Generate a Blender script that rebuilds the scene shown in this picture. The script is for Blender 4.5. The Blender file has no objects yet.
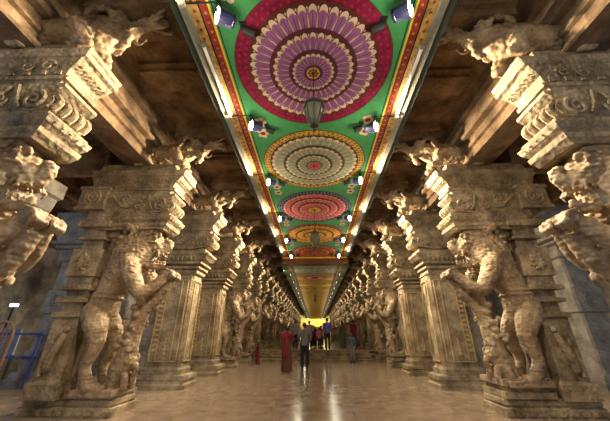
import bpy, bmesh, math, random
from mathutils import Vector, Matrix, noise
PI = math.pi
S = bpy.context.scene
C = S.collection
random.seed(4)

# ------------------------------------------------------------------ materials
def newmat(name):
    m = bpy.data.materials.new(name); m.use_nodes = True
    nt = m.node_tree; nt.nodes.clear()
    out = nt.nodes.new('ShaderNodeOutputMaterial'); b = nt.nodes.new('ShaderNodeBsdfPrincipled')
    nt.links.new(b.outputs[0], out.inputs[0])
    return m, nt, b
def ramp(nt, fac, stops):
    r = nt.nodes.new('ShaderNodeValToRGB'); nt.links.new(fac, r.inputs[0])
    e = r.color_ramp.elements
    while len(e) < len(stops): e.new(.5)
    for i, (p, c) in enumerate(stops): e[i].position = p; e[i].color = (*c, 1)
    return r
def noise_n(nt, vec, scale, detail=5, rough=.6):
    n = nt.nodes.new('ShaderNodeTexNoise'); n.inputs['Scale'].default_value = scale
    n.inputs['Detail'].default_value = detail; n.inputs['Roughness'].default_value = rough
    nt.links.new(vec, n.inputs['Vector']); return n
def stone(name, dark, mid, light, rough=.75, bump=.5, carve=14, spec=.3):
    m, nt, b = newmat(name)
    tc = nt.nodes.new('ShaderNodeTexCoord').outputs['Object']
    n1 = noise_n(nt, tc, 2.2, 7, .65); n2 = noise_n(nt, tc, 30, 4, .6)
    mix = nt.nodes.new('ShaderNodeMath'); mix.operation = 'MULTIPLY_ADD'
    nt.links.new(n2.outputs[0], mix.inputs[0]); mix.inputs[1].default_value = .35
    nt.links.new(n1.outputs[0], mix.inputs[2])
    r = ramp(nt, mix.outputs[0], [(.48, dark), (.68, mid), (.88, light)])
    nt.links.new(r.outputs[0], b.inputs['Base Color'])
    b.inputs['Roughness'].default_value = rough
    b.inputs['Specular IOR Level'].default_value = spec
    v = nt.nodes.new('ShaderNodeTexVoronoi'); v.inputs['Scale'].default_value = carve; v.feature = 'SMOOTH_F1'
    nt.links.new(tc, v.inputs['Vector'])
    bp = nt.nodes.new('ShaderNodeBump'); bp.inputs['Strength'].default_value = bump; bp.inputs['Distance'].default_value = .02
    nt.links.new(v.outputs['Distance'], bp.inputs['Height'])
    bp2 = nt.nodes.new('ShaderNodeBump'); bp2.inputs['Strength'].default_value = bump * .8; bp2.inputs['Distance'].default_value = .008
    nt.links.new(n2.outputs[0], bp2.inputs['Height']); nt.links.new(bp.outputs[0], bp2.inputs['Normal'])
    nt.links.new(bp2.outputs[0], b.inputs['Normal'])
    return m
def plain(name, col, rough=.6, metal=0, var=.25, scale=12, emit=None, es=0, bump=0):
    m, nt, b = newmat(name)
    tc = nt.nodes.new('ShaderNodeTexCoord').outputs['Object']
    n = noise_n(nt, tc, scale)
    r = ramp(nt, n.outputs[0], [(.3, tuple(c * (1 - var) for c in col)), (.7, tuple(min(1, c * (1 + var)) for c in col))])
    nt.links.new(r.outputs[0], b.inputs['Base Color'])
    b.inputs['Roughness'].default_value = rough; b.inputs['Metallic'].default_value = metal
    if emit: b.inputs['Emission Color'].default_value = (*emit, 1); b.inputs['Emission Strength'].default_value = es
    if bump:
        bp = nt.nodes.new('ShaderNodeBump'); bp.inputs['Strength'].default_value = bump; bp.inputs['Distance'].default_value = .01
        nt.links.new(n.outputs[0], bp.inputs['Height']); nt.links.new(bp.outputs[0], b.inputs['Normal'])
    return m
M = {}
M['stone'] = stone('carved_granite', (.07, .052, .03), (.24, .185, .11), (.44, .355, .225), carve=16, bump=.9)
M['border'] = stone('yellow_lit_line_stone', (.22, .15, .06), (.40, .29, .13), (.55, .43, .22), carve=16)  # yellow-lit look of the frame lines is put into the stone colour
M['figure'] = stone('carved_figure_granite', (.09, .06, .032), (.26, .185, .105), (.46, .36, .22), carve=11, bump=.8, rough=.5)
M['grey'] = stone('plain_granite', (.10, .09, .08), (.22, .20, .17), (.36, .33, .28), carve=5, bump=.3)
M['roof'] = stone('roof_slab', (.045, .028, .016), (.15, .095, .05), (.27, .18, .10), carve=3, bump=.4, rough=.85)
M['floor'] = None
def floor_mat():
    m, nt, b = newmat('polished_floor')
    tc = nt.nodes.new('ShaderNodeTexCoord').outputs['Object']
    br = nt.nodes.new('ShaderNodeTexBrick'); nt.links.new(tc, br.inputs['Vector'])
    br.offset = .5; br.inputs['Scale'].default_value = 1.0
    br.inputs['Brick Width'].default_value = 1.3; br.inputs['Row Height'].default_value = .9
    br.inputs['Mortar Size'].default_value = .008
    br.inputs['Color1'].default_value = (.31, .235, .17, 1); br.inputs['Color2'].default_value = (.37, .285, .205, 1)
    br.inputs['Mortar'].default_value = (.21, .155, .11, 1)
    n = noise_n(nt, tc, 3, 6)
    mx = nt.nodes.new('ShaderNodeMix'); mx.data_type = 'RGBA'; mx.blend_type = 'MULTIPLY'; mx.inputs[0].default_value = .8
    r = ramp(nt, n.outputs[0], [(.3, (.55, .5, .45)), (.7, (1, 1, 1))])
    nt.links.new(br.outputs[0], mx.inputs[6]); nt.links.new(r.outputs[0], mx.inputs[7])
    nt.links.new(mx.outputs[2], b.inputs['Base Color'])
    r2 = ramp(nt, n.outputs[0], [(.3, (.14,) * 3), (.75, (.25,) * 3)]); nt.links.new(r2.outputs[0], b.inputs['Roughness'])
    b.inputs['Specular IOR Level'].default_value = .7
    bp = nt.nodes.new('ShaderNodeBump'); bp.inputs['Strength'].default_value = .05; bp.inputs['Distance'].default_value = .02
    n3 = noise_n(nt, tc, 1.6, 3); nt.links.new(n3.outputs[0], bp.inputs['Height']); nt.links.new(bp.outputs[0], b.inputs['Normal'])
    return m
M['floor'] = floor_mat()
def paint(name, c, var=.14, rough=.7):
    M[name] = plain(name, c, rough, 0, var, 9)
    M[name].node_tree.nodes['Principled BSDF'].inputs['Specular IOR Level'].default_value = .08; return M[name]
paint('green', (.055, .25, .085)); paint('crimson', (.19, .008, .045), .4); paint('cream', (.62, .47, .31))
paint('purple', (.27, .10, .24)); paint('plum', (.11, .02, .06)); paint('gold', (.50, .30, .05), .35)
paint('sage', (.28, .30, .20)); paint('sage_dark', (.10, .13, .08)); paint('ochre', (.54, .30, .04)); paint('orange', (.55, .26, .04), .25)
paint('navy', (.03, .05, .13)); paint('pink', (.50, .10, .12)); paint('rose', (.60, .30, .24)); paint('brown', (.09, .035, .015))
paint('redband', (.20, .03, .02), .4); paint('goldband', (.30, .18, .05), .6); paint('yellow', (.66, .42, .04)); paint('dark_red', (.25, .03, .02))
paint('dull_green', (.09, .13, .06)); paint('black', (.008, .008, .01))
M['cornice'] = plain('pale_cornice', (.12, .115, .085), .7)
M['tube'] = plain('cream_tube', (.75, .68, .55), .35, 0, .05)
M['dark_edge'] = plain('dark_edge', (.03, .045, .035), .8)
M['housing'] = plain('navy_housing', (.010, .010, .045), .4)
M['metal'] = plain('black_metal', (.015, .015, .015), .5, .4)
M['lens'] = plain('lit_lens', (1, 1, 1), .3, 0, 0, 5, (1, .93, .84), 26)
M['lens_far'] = plain('lit_lens_far', (1, 1, 1), .3, 0, 0, 5, (1, .86, .72), 1.6)
M['lantern_metal'] = plain('aged_brass', (.07, .065, .045), .4, .6)
def glass():
    m, nt, b = newmat('lantern_glass')
    b.inputs['Base Color'].default_value = (.3, .3, .2, 1); b.inputs['Roughness'].default_value = .25
    b.inputs['Transmission Weight'].default_value = .55; b.inputs['IOR'].default_value = 1.3
    return m
M['glass'] = glass()
M['gilt'] = plain('gilded_wall', (.72, .60, .12), .5, 0, .3, 3)

# ------------------------------------------------------------------ mesh helpers
def box(bm, x0, x1, y0, y1, z0, z1, mi=0, tap=0):
    vs = []
    for z, t in ((z0, 0), (z1, tap)):
        for x, y in ((x0 + t, y0 + t), (x1 - t, y0 + t), (x1 - t, y1 - t), (x0 + t, y1 - t)):
            vs.append(bm.verts.new((x, y, z)))
    for f in ((0, 3, 2, 1), (4, 5, 6, 7), (0, 1, 5, 4), (1, 2, 6, 5), (2, 3, 7, 6), (3, 0, 4, 7)):
        bm.faces.new([vs[i] for i in f]).material_index = mi
def loft(bm, levels, mi=0, ch=0):
    """levels: (z, x0, x1, half_y) or (z, x0, x1, y0, y1) - closed stack of rectangles with chamfered corners"""
    rings = []
    for L in levels:
        z, x0, x1 = L[:3]; y0, y1 = (-L[3], L[3]) if len(L) == 4 else L[3:5]
        c = ch
        if c: pts = [(x0 + c, y0), (x1 - c, y0), (x1, y0 + c), (x1, y1 - c), (x1 - c, y1), (x0 + c, y1), (x0, y1 - c), (x0, y0 + c)]
        else: pts = [(x0, y0), (x1, y0), (x1, y1), (x0, y1)]
        rings.append([bm.verts.new((x, y, z)) for x, y in pts])
    n = len(rings[0])
    for a, b in zip(rings, rings[1:]):
        for i in range(n): bm.faces.new((a[i], a[(i + 1) % n], b[(i + 1) % n], b[i])).material_index = mi
    bm.faces.new(rings[0][::-1]).material_index = mi; bm.faces.new(rings[-1]).material_index = mi
def prism(bm, poly, y0, y1, mi=0):
    """poly in x,z extruded along y"""
    a = [bm.verts.new((x, y0, z)) for x, z in poly]; b = [bm.verts.new((x, y1, z)) for x, z in poly]
    n = len(poly)
    bm.faces.new(a).material_index = mi; bm.faces.new(b[::-1]).material_index = mi
    for i in range(n): bm.faces.new((a[i], b[i], b[(i + 1) % n], a[(i + 1) % n])).material_index = mi
def ball(bm, p, r, rot=None, seg=12, mi=0):
    if isinstance(r, (int, float)): r = (r, r, r)
    mat = Matrix.Translation(p) @ (rot.to_matrix().to_4x4() if rot else Matrix()) @ Matrix.Diagonal((*r, 1))
    nv = max(6, seg * 2 // 3); top = bm.verts.new(mat @ Vector((0, 0, 1))); bot = bm.verts.new(mat @ Vector((0, 0, -1)))
    rs = [[bm.verts.new(mat @ Vector((math.sin(PI * j / nv) * math.cos(2 * PI * k / seg), math.sin(PI * j / nv) * math.sin(2 * PI * k / seg), math.cos(PI * j / nv)))) for k in range(seg)] for j in range(1, nv)]
    for k in range(seg):
        q = (k + 1) % seg
        bm.faces.new((top, rs[0][k], rs[0][q])).material_index = mi; bm.faces.new((bot, rs[-1][q], rs[-1][k])).material_index = mi
        for a, b in zip(rs, rs[1:]): bm.faces.new((a[k], b[k], b[q], a[q])).material_index = mi
def tube(bm, path, radii, seg=10, smooth=4, flat=1.0, mi=0):
    P = [Vector(p) for p in path]
    if isinstance(radii, (int, float)): radii = [radii] * len(P)
    pts, rs = [], []
    if smooth > 1 and len(P) > 2:
        for i in range(len(P) - 1):
            p0 = P[max(i - 1, 0)]; p1 = P[i]; p2 = P[i + 1]; p3 = P[min(i + 2, len(P) - 1)]
            for k in range(smooth):
                t = k / smooth
                pts.append(.5 * ((2 * p1) + (p2 - p0) * t + (2 * p0 - 5 * p1 + 4 * p2 - p3) * t * t + (3 * p1 - p0 - 3 * p2 + p3) * t ** 3))
                rs.append(radii[i] * (1 - t) + radii[i + 1] * t)
        pts.append(P[-1]); rs.append(radii[-1])
    else: pts, rs = P, list(radii)
    up = Vector((0, 1, 0)); rings = []
    for i, p in enumerate(pts):
        d = (pts[min(i + 1, len(pts) - 1)] - pts[max(i - 1, 0)]).normalized()
        if abs(d.dot(up)) > .95: up = Vector((1, 0, 0)) if abs(d.x) < .9 else Vector((0, 0, 1))
        a = d.cross(up).normalized(); b = d.cross(a).normalized(); up = -b if (-b).dot(up) > 0 else b
        rings.append([bm.verts.new(p + (a * math.cos(2 * PI * k / seg) + b * flat * math.sin(2 * PI * k / seg)) * rs[i]) for k in range(seg)])
    for a, b in zip(rings, rings[1:]):
        for k in range(seg):
            bm.faces.new((a[k], a[(k + 1) % seg], b[(k + 1) % seg], b[k])).material_index = mi
    bm.faces.new(rings[0][::-1]).material_index = mi; bm.faces.new(rings[-1]).material_index = mi
def limb(bm, path, radii, seg=12):
    tube(bm, path, radii, seg)
    ball(bm, path[0], radii[0] * .99, seg=seg); ball(bm, path[-1], radii[-1] * .99, seg=seg)
def ring(bm, c, R, r, axis='y', seg=20, mi=0):
    pts = []
    for k in range(seg + 1):
        a = 2 * PI * k / seg
        d = {'y': (math.cos(a), 0, math.sin(a)), 'x': (0, math.cos(a), math.sin(a)), 'z': (math.cos(a), math.sin(a), 0)}[axis]
        pts.append(Vector(c) + Vector(d) * R)
    tube(bm, pts, r, 6, 1, mi=mi)
def spiral(bm, c, R, turns, r, sgn=1, a0=0, seg=26, mi=0):
    pts = []
    for k in range(seg + 1):
        t = k / seg; a = a0 + sgn * turns * 2 * PI * t; q = R * (1 - t * .88)
        pts.append((c[0] + q * math.cos(a), c[1], c[2] + q * math.sin(a)))
    tube(bm, pts, [r * (1 - .4 * k / seg) for k in range(seg + 1)], 6, 1, mi=mi)
def lathe(bm, prof, c=(0, 0, 0), seg=16, mi=0):
    rings = [[bm.verts.new((c[0] + r * math.cos(2 * PI * k / seg), c[1] + r * math.sin(2 * PI * k / seg), c[2] + z)) for k in range(seg)] for r, z in prof]
    for a, b in zip(rings, rings[1:]):
        for k in range(seg): bm.faces.new((a[k], a[(k + 1) % seg], b[(k + 1) % seg], b[k])).material_index = mi
    bm.faces.new(rings[0][::-1]).material_index = mi; bm.faces.new(rings[-1]).material_index = mi
def to_mesh(bm, name, mats, mirror=False, smooth=False, bevel=0):
    if bevel:
        es = [e for e in bm.edges if len(e.link_faces) == 2 and e.calc_face_angle(0) > .6]
        bmesh.ops.bevel(bm, geom=es, offset=bevel, segments=1, affect='EDGES', clamp_overlap=True)
    if mirror:
        for v in bm.verts: v.co.x = -v.co.x
    bmesh.ops.recalc_face_normals(bm, faces=bm.faces)
    me = bpy.data.meshes.new(name); bm.to_mesh(me)
    for m in (mats if isinstance(mats, (list, tuple)) else [mats]): me.materials.append(m)
    if smooth:
        for p in me.polygons: p.use_smooth = True
    return me
def obj(name, me, parent=None, loc=(0, 0, 0)):
    o = bpy.data.objects.new(name, me); C.objects.link(o); o.location = loc
    if parent: o.parent = parent
    return o
def build(name, bm, mats, parent=None, loc=(0, 0, 0), **k):
    me = to_mesh(bm, name, mats, **k); bm.free(); return obj(name, me, parent, loc)
def sculpt(bm, name, mat, voxel=.02, rough=.0, smooth_it=2, freq=9, curls=0):
    """union of overlapping closed shapes -> one continuous surface"""
    bmesh.ops.recalc_face_normals(bm, faces=bm.faces)
    me = bpy.data.meshes.new(name); bm.to_mesh(me); bm.free()
    o = bpy.data.objects.new('tmp', me); C.objects.link(o)
    r = o.modifiers.new('r', 'REMESH'); r.mode = 'VOXEL'; r.voxel_size = voxel
    s = o.modifiers.new('s', 'SMOOTH'); s.factor = .5; s.iterations = smooth_it
    dg = bpy.context.evaluated_depsgraph_get(); dg.update()
    m2 = bpy.data.meshes.new_from_object(o.evaluated_get(dg)); m2.name = name
    bpy.data.objects.remove(o); bpy.data.meshes.remove(me)
    if rough:
        nn = [v.normal.copy() for v in m2.vertices]
        for v, nv in zip(m2.vertices, nn):
            d = noise.noise(v.co * freq) * .6 + abs(noise.noise(v.co * freq * 2.3)) * .5 - .1
            c_ = v.co.copy(); v.co += nv * d * rough
            if curls:
                f1 = noise.voronoi(c_ * 13)[0][0]; f2 = math.sin(c_.z * 95 + 6 * noise.noise(c_ * 4))
                up_ = 1 if c_.z > 2.45 else .45
                v.co += nv * curls * up_ * (.35 - f1 + .14 * f2)
    for p in m2.polygons: p.use_smooth = True
    m2.materials.clear(); m2.materials.append(mat)
    return m2
def mirrored(me):
    m = me.copy(); bm = bmesh.new(); bm.from_mesh(m)
    for v in bm.verts: v.co.x = -v.co.x
    bmesh.ops.reverse_faces(bm, faces=bm.faces); bm.to_mesh(m); bm.free(); return m
def thing(name, label, cat, loc=(0, 0, 0), group=None, rz=0):
    o = bpy.data.objects.new(name, None); C.objects.link(o); o.location = loc; o.rotation_euler = (0, 0, rz)
    o.empty_display_size = .2
    return tag(o, label, cat, group)
def tag(o, label, cat, group=None, kind=None):
    o['label'] = label; o['category'] = cat
    if group: o['group'] = group
    if kind: o['kind'] = kind
    return o
def struct(o, label=None):
    o['kind'] = 'structure'
    if label: o['label'] = label
    return o

# ------------------------------------------------------------------ measures
CAMH = 1.3
BAY = 2.79
CX_L, CX_R = 4.4, 4.1          # distance of the two pillar rows from the centre line
ZP = 5.39                      # painted ceiling
ZR = 6.45                      # stone roof of the side bays
UP = .55                       # raised floor beyond the steps
YN = lambda n: 3.4 + BAY * n
YL = lambda n: 2.85 if n == 0 else 6.0 + 2.79 * (n - 1)
YR = lambda n: 3.2 if n == 0 else 6.25 + 2.77 * (n - 1)
NPIL = 24

# ------------------------------------------------------------------ pillar sculpture (local +x points at the corridor, -y at the camera)
def yali_mesh():
    bm = bmesh.new(); V = Vector
    tube(bm, [(-.12, 0, 1.5), (-.08, 0, 1.75), (.0, 0, 2.1), (.16, 0, 2.5), (.34, 0, 2.9), (.42, 0, 3.3)], [.24, .33, .28, .35, .45, .38], 16)
    ball(bm, (-.10, 0, 1.68), (.27, .29, .33))
    ball(bm, (.36, 0, 2.8), (.38, .33, .36))
    # head
    ball(bm, (.58, 0, 3.26), (.34, .29, .28)); ball(bm, (.62, 0, 3.42), (.24, .24, .13))
    tube(bm, [(.6, 0, 3.24), (.85, 0, 3.12), (1.0, 0, 3.06), (1.1, 0, 3.15), (1.06, 0, 3.27), (.96, 0, 3.27)], [.24, .17, .115, .085, .06, .04], 14)
    ball(bm, (.98, .07, 3.04), .065); ball(bm, (.98, -.07, 3.04), .065)
    tube(bm, [(.45, 0, 2.98), (.66, 0, 2.80), (.86, 0, 2.70), (1.0, 0, 2.72), (1.06, 0, 2.80)], [.18, .11, .075, .06, .03], 12)
    for k in range(6):
        a = .2 + .42 * k
        ball(bm, (.50 - .32 * math.cos(a) * .9, 0, 3.3 + .3 * math.sin(a)), (.08, .2, .07))
    for s in (-1, 1):
        ball(bm, (.80, s * .18, 3.29), (.08, .07, .08)); ball(bm, (.84, s * .225, 3.30), .05); ring(bm, (.80, s * .235, 3.29), .10, .018, 'y', 16)
        for q in range(5):
            rr = .17 + .085 * q; tube(bm, [(.80 - rr * math.cos(b_), s * (.27 - .012 * q), 3.22 + rr * .95 * math.sin(b_)) for b_ in (-.35, .1, .6, 1.1, 1.6)], [.014, .024, .028, .024, .012], 6)
        tube(bm, [(.62, s * .22, 3.36), (.72, s * .235, 3.44), (.84, s * .2, 3.43), (.92, s * .13, 3.34)], [.035, .05, .05, .03], 8)
        tube(bm, [(.7, s * .24, 3.22), (.8, s * .22, 3.19), (.9, s * .17, 3.2)], .03, 8)
        for k in range(5):      # teeth and tusk
            x = .72 + .07 * k; ball(bm, (x + .03, s * (.14 - .014 * k), 2.97 - .008 * k), (.024, .022, .05)); ball(bm, (x, s * (.10 - .01 * k), 2.86 - .025 * k), (.022, .02, .045))
        tube(bm, [(.92, s * .14, 3.02), (.97, s * .17, 2.92), (.93, s * .18, 2.84)], [.035, .028, .012], 8)
        tube(bm, [(.38, s * .27, 3.38), (.3, s * .36, 3.48), (.2, s * .36, 3.56), (.12, s * .33, 3.5)], [.07, .085, .06, .03], 10, flat=.6)
        for k in range(7):      # curls of the mane
            a = -.9 + .42 * k; cx, cz = .40 - .30 * math.cos(a), 3.16 + .36 * math.sin(a)
            for q in (0, 1):
                ball(bm, (cx - .09 * q * math.cos(a), s * (.29 - .07 * q), cz + .09 * q * math.sin(a) - .04 * q), (.065, .06, .065))
        for k in range(8):
            z = 2.42 + .13 * k
            tube(bm, [(.02 + .3 * (z - 2.42), s * .12, z + .05), (.05 + .3 * (z - 2.42), s * .3, z), (.2 + .3 * (z - 2.42), s * .36, z - .06)], [.02, .035, .02], 6)
        # fore legs, gripping
        limb(bm, [(.42, s * .27, 2.78), (.62, s * .33, 2.42), (.82, s * .30, 2.12), (1.02, s * .24, 2.2), (1.18, s * .13, 2.42)], [.21, .18, .15, .12, .11])
        ball(bm, (1.25, s * .12, 2.5), (.13, .11, .1))
        for k in range(4):
            y = s * .12 + (k - 1.5) * .052
            tube(bm, [(1.22, y, 2.58), (1.33, y, 2.55), (1.37, y, 2.45), (1.31, y, 2.38)], [.03, .033, .028, .015], 8)
        ring(bm, (.93, s * .26, 2.08), .115, .025, 'x', 14)
        # hind legs
        limb(bm, [(-.10, s * .15, 1.72), (.08, s * .23, 1.45), (.20, s * .26, 1.2)], [.24, .21, .15])
        limb(bm, [(.20, s * .27, 1.2), (.16, s * .26, .98), (.10, s * .25, .78), (.2, s * .25, .5)], [.15, .12, .1, .11])
        ball(bm, (.29, s * .25, .45), (.2, .12, .09))
        for k in range(4): ball(bm, (.46, s * .25 + (k - 1.5) * .05, .425), (.06, .028, .05))
        ring(bm, (.17, s * .25, .60), .1, .022, 'z', 14)
    ring(bm, (-.02, 0, 2.02), .29, .03, 'z', 20); ring(bm, (.0, 0, 2.1), .29, .022, 'z', 20)
    for k in range(9):          # beaded collar
        a = -1.5 + .375 * k; ball(bm, (.42 + .36 * math.cos(a), .36 * math.sin(a), 2.62 + .05 * math.cos(a)), .045)
    # tail: climbs the shaft and curls
    tube(bm, [(-.25, 0, 1.4), (-.42, -.1, 1.6), (-.36, -.14, 1.9), (-.42, -.16, 2.2), (-.36, -.17, 2.42), (-.24, -.17, 2.36), (-.26, -.17, 2.24), (-.33, -.17, 2.27)], [.06, .055, .05, .05, .05, .045, .04, .03], 10)
    # carved creeper, small elephant and rider below the paws
    tube(bm, [(1.22, 0, 2.36), (1.08, 0, 2.05), (.86, 0, 1.8), (.74, 0, 1.5), (.70, 0, 1.15), (.66, 0, .8), (.56, 0, .45)], [.1, .12, .13, .15, .17, .19, .19], 12)
    rnd = random.Random(7)
    for k in range(70):
        t = rnd.random(); z = 2.1 - 1.65 * t; x = .92 - .30 * min(1, t * 2) + rnd.uniform(-.13, .15)
        ball(bm, (x, rnd.uniform(-.2, .2), z), rnd.uniform(.045, .09), seg=8)
    ball(bm, (.62, 0, .72), (.22, .2, .22)); ball(bm, (.76, 0, .86), (.14, .14, .15))
    tube(bm, [(.85, 0, .86), (.92, 0, .7), (.88, 0, .52), (.8, 0, .46)], [.08, .06, .05, .035], 10)
    for s in (-1, 1):
        ball(bm, (.8, s * .15, .9), (.08, .035, .1)); limb(bm, [(.62, s * .14, .6), (.6, s * .15, .42)], [.08, .07]); limb(bm, [(.82, s * .13, .6), (.84, s * .13, .42)], [.07, .06])
    limb(bm, [(.66, 0, .9), (.68, 0, 1.12)], [.09, .08]); ball(bm, (.7, 0, 1.27), .075)
    limb(bm, [(.68, -.1, 1.12), (.8, -.16, 1.02), (.9, -.12, 1.12)], [.04, .035, .03], 8)
    box(bm, -.02, .78, -.34, .34, .30, .42)
    return sculpt(bm, 'rearing_beast', M['figure'], .0155, .012, 1, 9, .034)

def bracket_mesh():
    bm = bmesh.new()
    tube(bm, [(-.35, 0, 5.3), (.1, 0, 5.36), (.6, 0, 5.42), (1.0, 0, 5.5), (1.2, 0, 5.6)], [.26, .3, .29, .27, .22], 14)
    ball(bm, (-.2, 0, 5.34), (.33, .3, .28))
    for s in (-1, 1):
        limb(bm, [(.85, s * .2, 5.4), (.98, s * .23, 5.2), (.95, s * .2, 5.06), (1.1, s * .2, 5.03)], [.16, .12, .09, .08])
        limb(bm, [(-.2, s * .22, 5.3), (.05, s * .26, 5.15), (-.05, s * .22, 5.05), (.1, s * .22, 5.03)], [.18, .13, .09, .08])
        tube(bm, [(.95, s * .22, 5.72), (1.05, s * .32, 5.6), (1.0, s * .33, 5.45)], [.05, .1, .04], 8, flat=.5)
        ball(bm, (1.38, s * .15, 5.66), .055)
        tube(bm, [(1.26, s * .16, 5.74), (1.36, s * .18, 5.76), (1.46, s * .13, 5.7)], [.03, .035, .02], 8)
        tube(bm, [(1.45, s * .1, 5.5), (1.6, s * .13, 5.42), (1.7, s * .1, 5.5)], [.045, .03, .012], 8)
        for k in range(6):
            a = .5 + .45 * k; ball(bm, (1.08 + .2 * math.cos(a), s * .2, 5.62 + .2 * math.sin(a)), .06, seg=8)
    ball(bm, (1.28, 0, 5.6), (.24, .2, .21)); ball(bm, (1.48, 0, 5.52), (.16, .13, .12))
    tube(bm, [(1.4, 0, 5.42), (1.46, 0, 5.3), (1.42, 0, 5.2), (1.33, 0, 5.18)], [.1, .08, .06, .04], 10)
    # raised trunk
    tube(bm, [(1.45, 0, 5.58), (1.62, 0, 5.66), (1.68, 0, 5.84), (1.60, 0, 6.0), (1.52, 0, 6.1), (1.58, 0, 6.22)], [.12, .09, .075, .065, .06, .06], 10)
    # lotus bud held out towards the ceiling edge
    tube(bm, [(1.5, 0, 5.56), (1.7, 0, 5.62), (1.86, 0, 5.7)], [.08, .07, .075], 10)
    ball(bm, (1.84, 0, 5.72), (.1, .12, .12)); ball(bm, (2.0, 0, 5.72), (.07, .06, .07))
    for k in range(7):
        a = 2 * PI * k / 7
        tube(bm, [(1.84, .08 * math.cos(a), 5.72 + .08 * math.sin(a)), (1.98, .14 * math.cos(a), 5.72 + .14 * math.sin(a)), (2.1, .17 * math.cos(a), 5.74 + .17 * math.sin(a))], [.04, .04, .01], 6)
    return sculpt(bm, 'bracket_beast', M['figure'], .02, .01, 1, 9, .03)

def rosette(bm, x, y, z, R, n=8):
    ring(bm, (x, y, z), R, R * .13, 'y', 20); ring(bm, (x, y, z), R * .55, R * .12, 'y', 16); ball(bm, (x, y, z), (R * .22, R * .2, R * .22), seg=8)
    for k in range(n):
        a = 2 * PI * k / n; ball(bm, (x + R * .78 * math.cos(a), y, z + R * .78 * math.sin(a)), (R * .12, R * .12, R * .12), seg=6)
def cushions(bm, x0, x1, hy, z, dz, steps):
    """stack of overhanging mouldings"""
    L = []
    for i, o in enumerate(steps):
        za, zb = z + dz * i, z + dz * (i + .92)
        L += [(za, x0 - o * .6, x1 + o * .6, hy + o * .6), (za + dz * .25, x0 - o, x1 + o, hy + o), (zb - dz * .2, x0 - o, x1 + o, hy + o), (zb, x0 - o * .5, x1 + o * .5, hy + o * .5)]
    loft(bm, L)

def sq(bm, f, o=0):
    for v in bm.verts: v.co.y = v.co.y * f + o
def top_parts():
    """corbel, abacus shared by every pillar"""
    bm = bmesh.new()                                   # rolled corbel
    prof = [(-1.05, 4.36), (-1.05, 3.98), (-.3, 3.84), (.55, 3.84), (.72, 3.88), (.86, 3.9), (1.0, 3.96), (1.06, 4.06), (1.02, 4.15), (.9, 4.2), (1.02, 4.24), (1.12, 4.31), (1.12, 4.36)]
    prism(bm, prof, -.36, .36)
    for s in (-1, 1):
        y = s * .37
        tube(bm, [(-.35, y, 4.3), (-.1, y, 4.05), (.1, y, 4.02), (.28, y, 4.14), (.42, y, 4.3)], .035, 6)
        spiral(bm, (.32, y, 4.08), .13, 1.6, .03, s); spiral(bm, (.80, y, 4.07), .15, 1.7, .033, -1, 1.2); spiral(bm, (-.02, y, 4.22), .1, 1.5, .025)
        tube(bm, [(.5, y, 4.33), (.56, y, 4.1), (.66, y, 3.94)], .03, 6)
    for k in range(5): tube(bm, [(1.05, -.3 + .15 * k, 3.95), (1.12, -.3 + .15 * k, 4.06), (1.04, -.3 + .15 * k, 4.17)], .045, 6)
    sq(bm, .8)
    corb = bm
    bm = bmesh.new()                                   # medallion block outside
    box(bm, -1.1, -.48, -.42, .42, 3.98, 4.52)
    box(bm, -1.14, -.44, -.45, .45, 4.46, 4.54); box(bm, -1.14, -.44, -.45, .45, 3.94, 4.02)
    sq(bm, .85)
    med = bm
    bm = bmesh.new()
    for s in (-1, 1): rosette(bm, -.79, s * .43, 4.25, .19)
    sq(bm, .85)
    ros = bm
    bm = bmesh.new()                                   # big flaring abacus
    loft(bm, [(4.34, -.92, .95, .40), (4.46, -.92, 1.0, .42), (4.47, -.94, 1.06, .45), (4.53, -.94, 1.08, .45), (4.54, -.92, 1.02, .43), (4.66, -.96, 1.06, .46), (4.82, -1.0, 1.2, .52),
              (4.84, -1.04, 1.26, .55), (4.9, -1.04, 1.28, .55), (4.91, -1.0, 1.22, .52), (4.95, -1.04, 1.28, .55), (5.0, -1.04, 1.3, .55), (5.01, -.98, 1.24, .5)])
    for k in range(6):
        y = -.38 + .152 * k; spiral(bm, (1.12, y, 4.7), .05, 1, .018)
    for k in range(9): box(bm, -.9 + .22 * k, -.8 + .22 * k, -.47, .47, 4.55, 4.62)
    for s in (-1, 1): spiral(bm, (.75, s * .50, 4.7), .1, 1.5, .022); spiral(bm, (.45, s * .48, 4.7), .09, 1.5, .022, -1)
    loft(bm, [(5.0, -.92, 1.0, .42), (5.1, -.92, 1.0, .42), (5.12, -.92, .94, .36), (5.24, -.92, .94, .36)])
    sq(bm, .60)
    return corb, med, bm, ros

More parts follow.
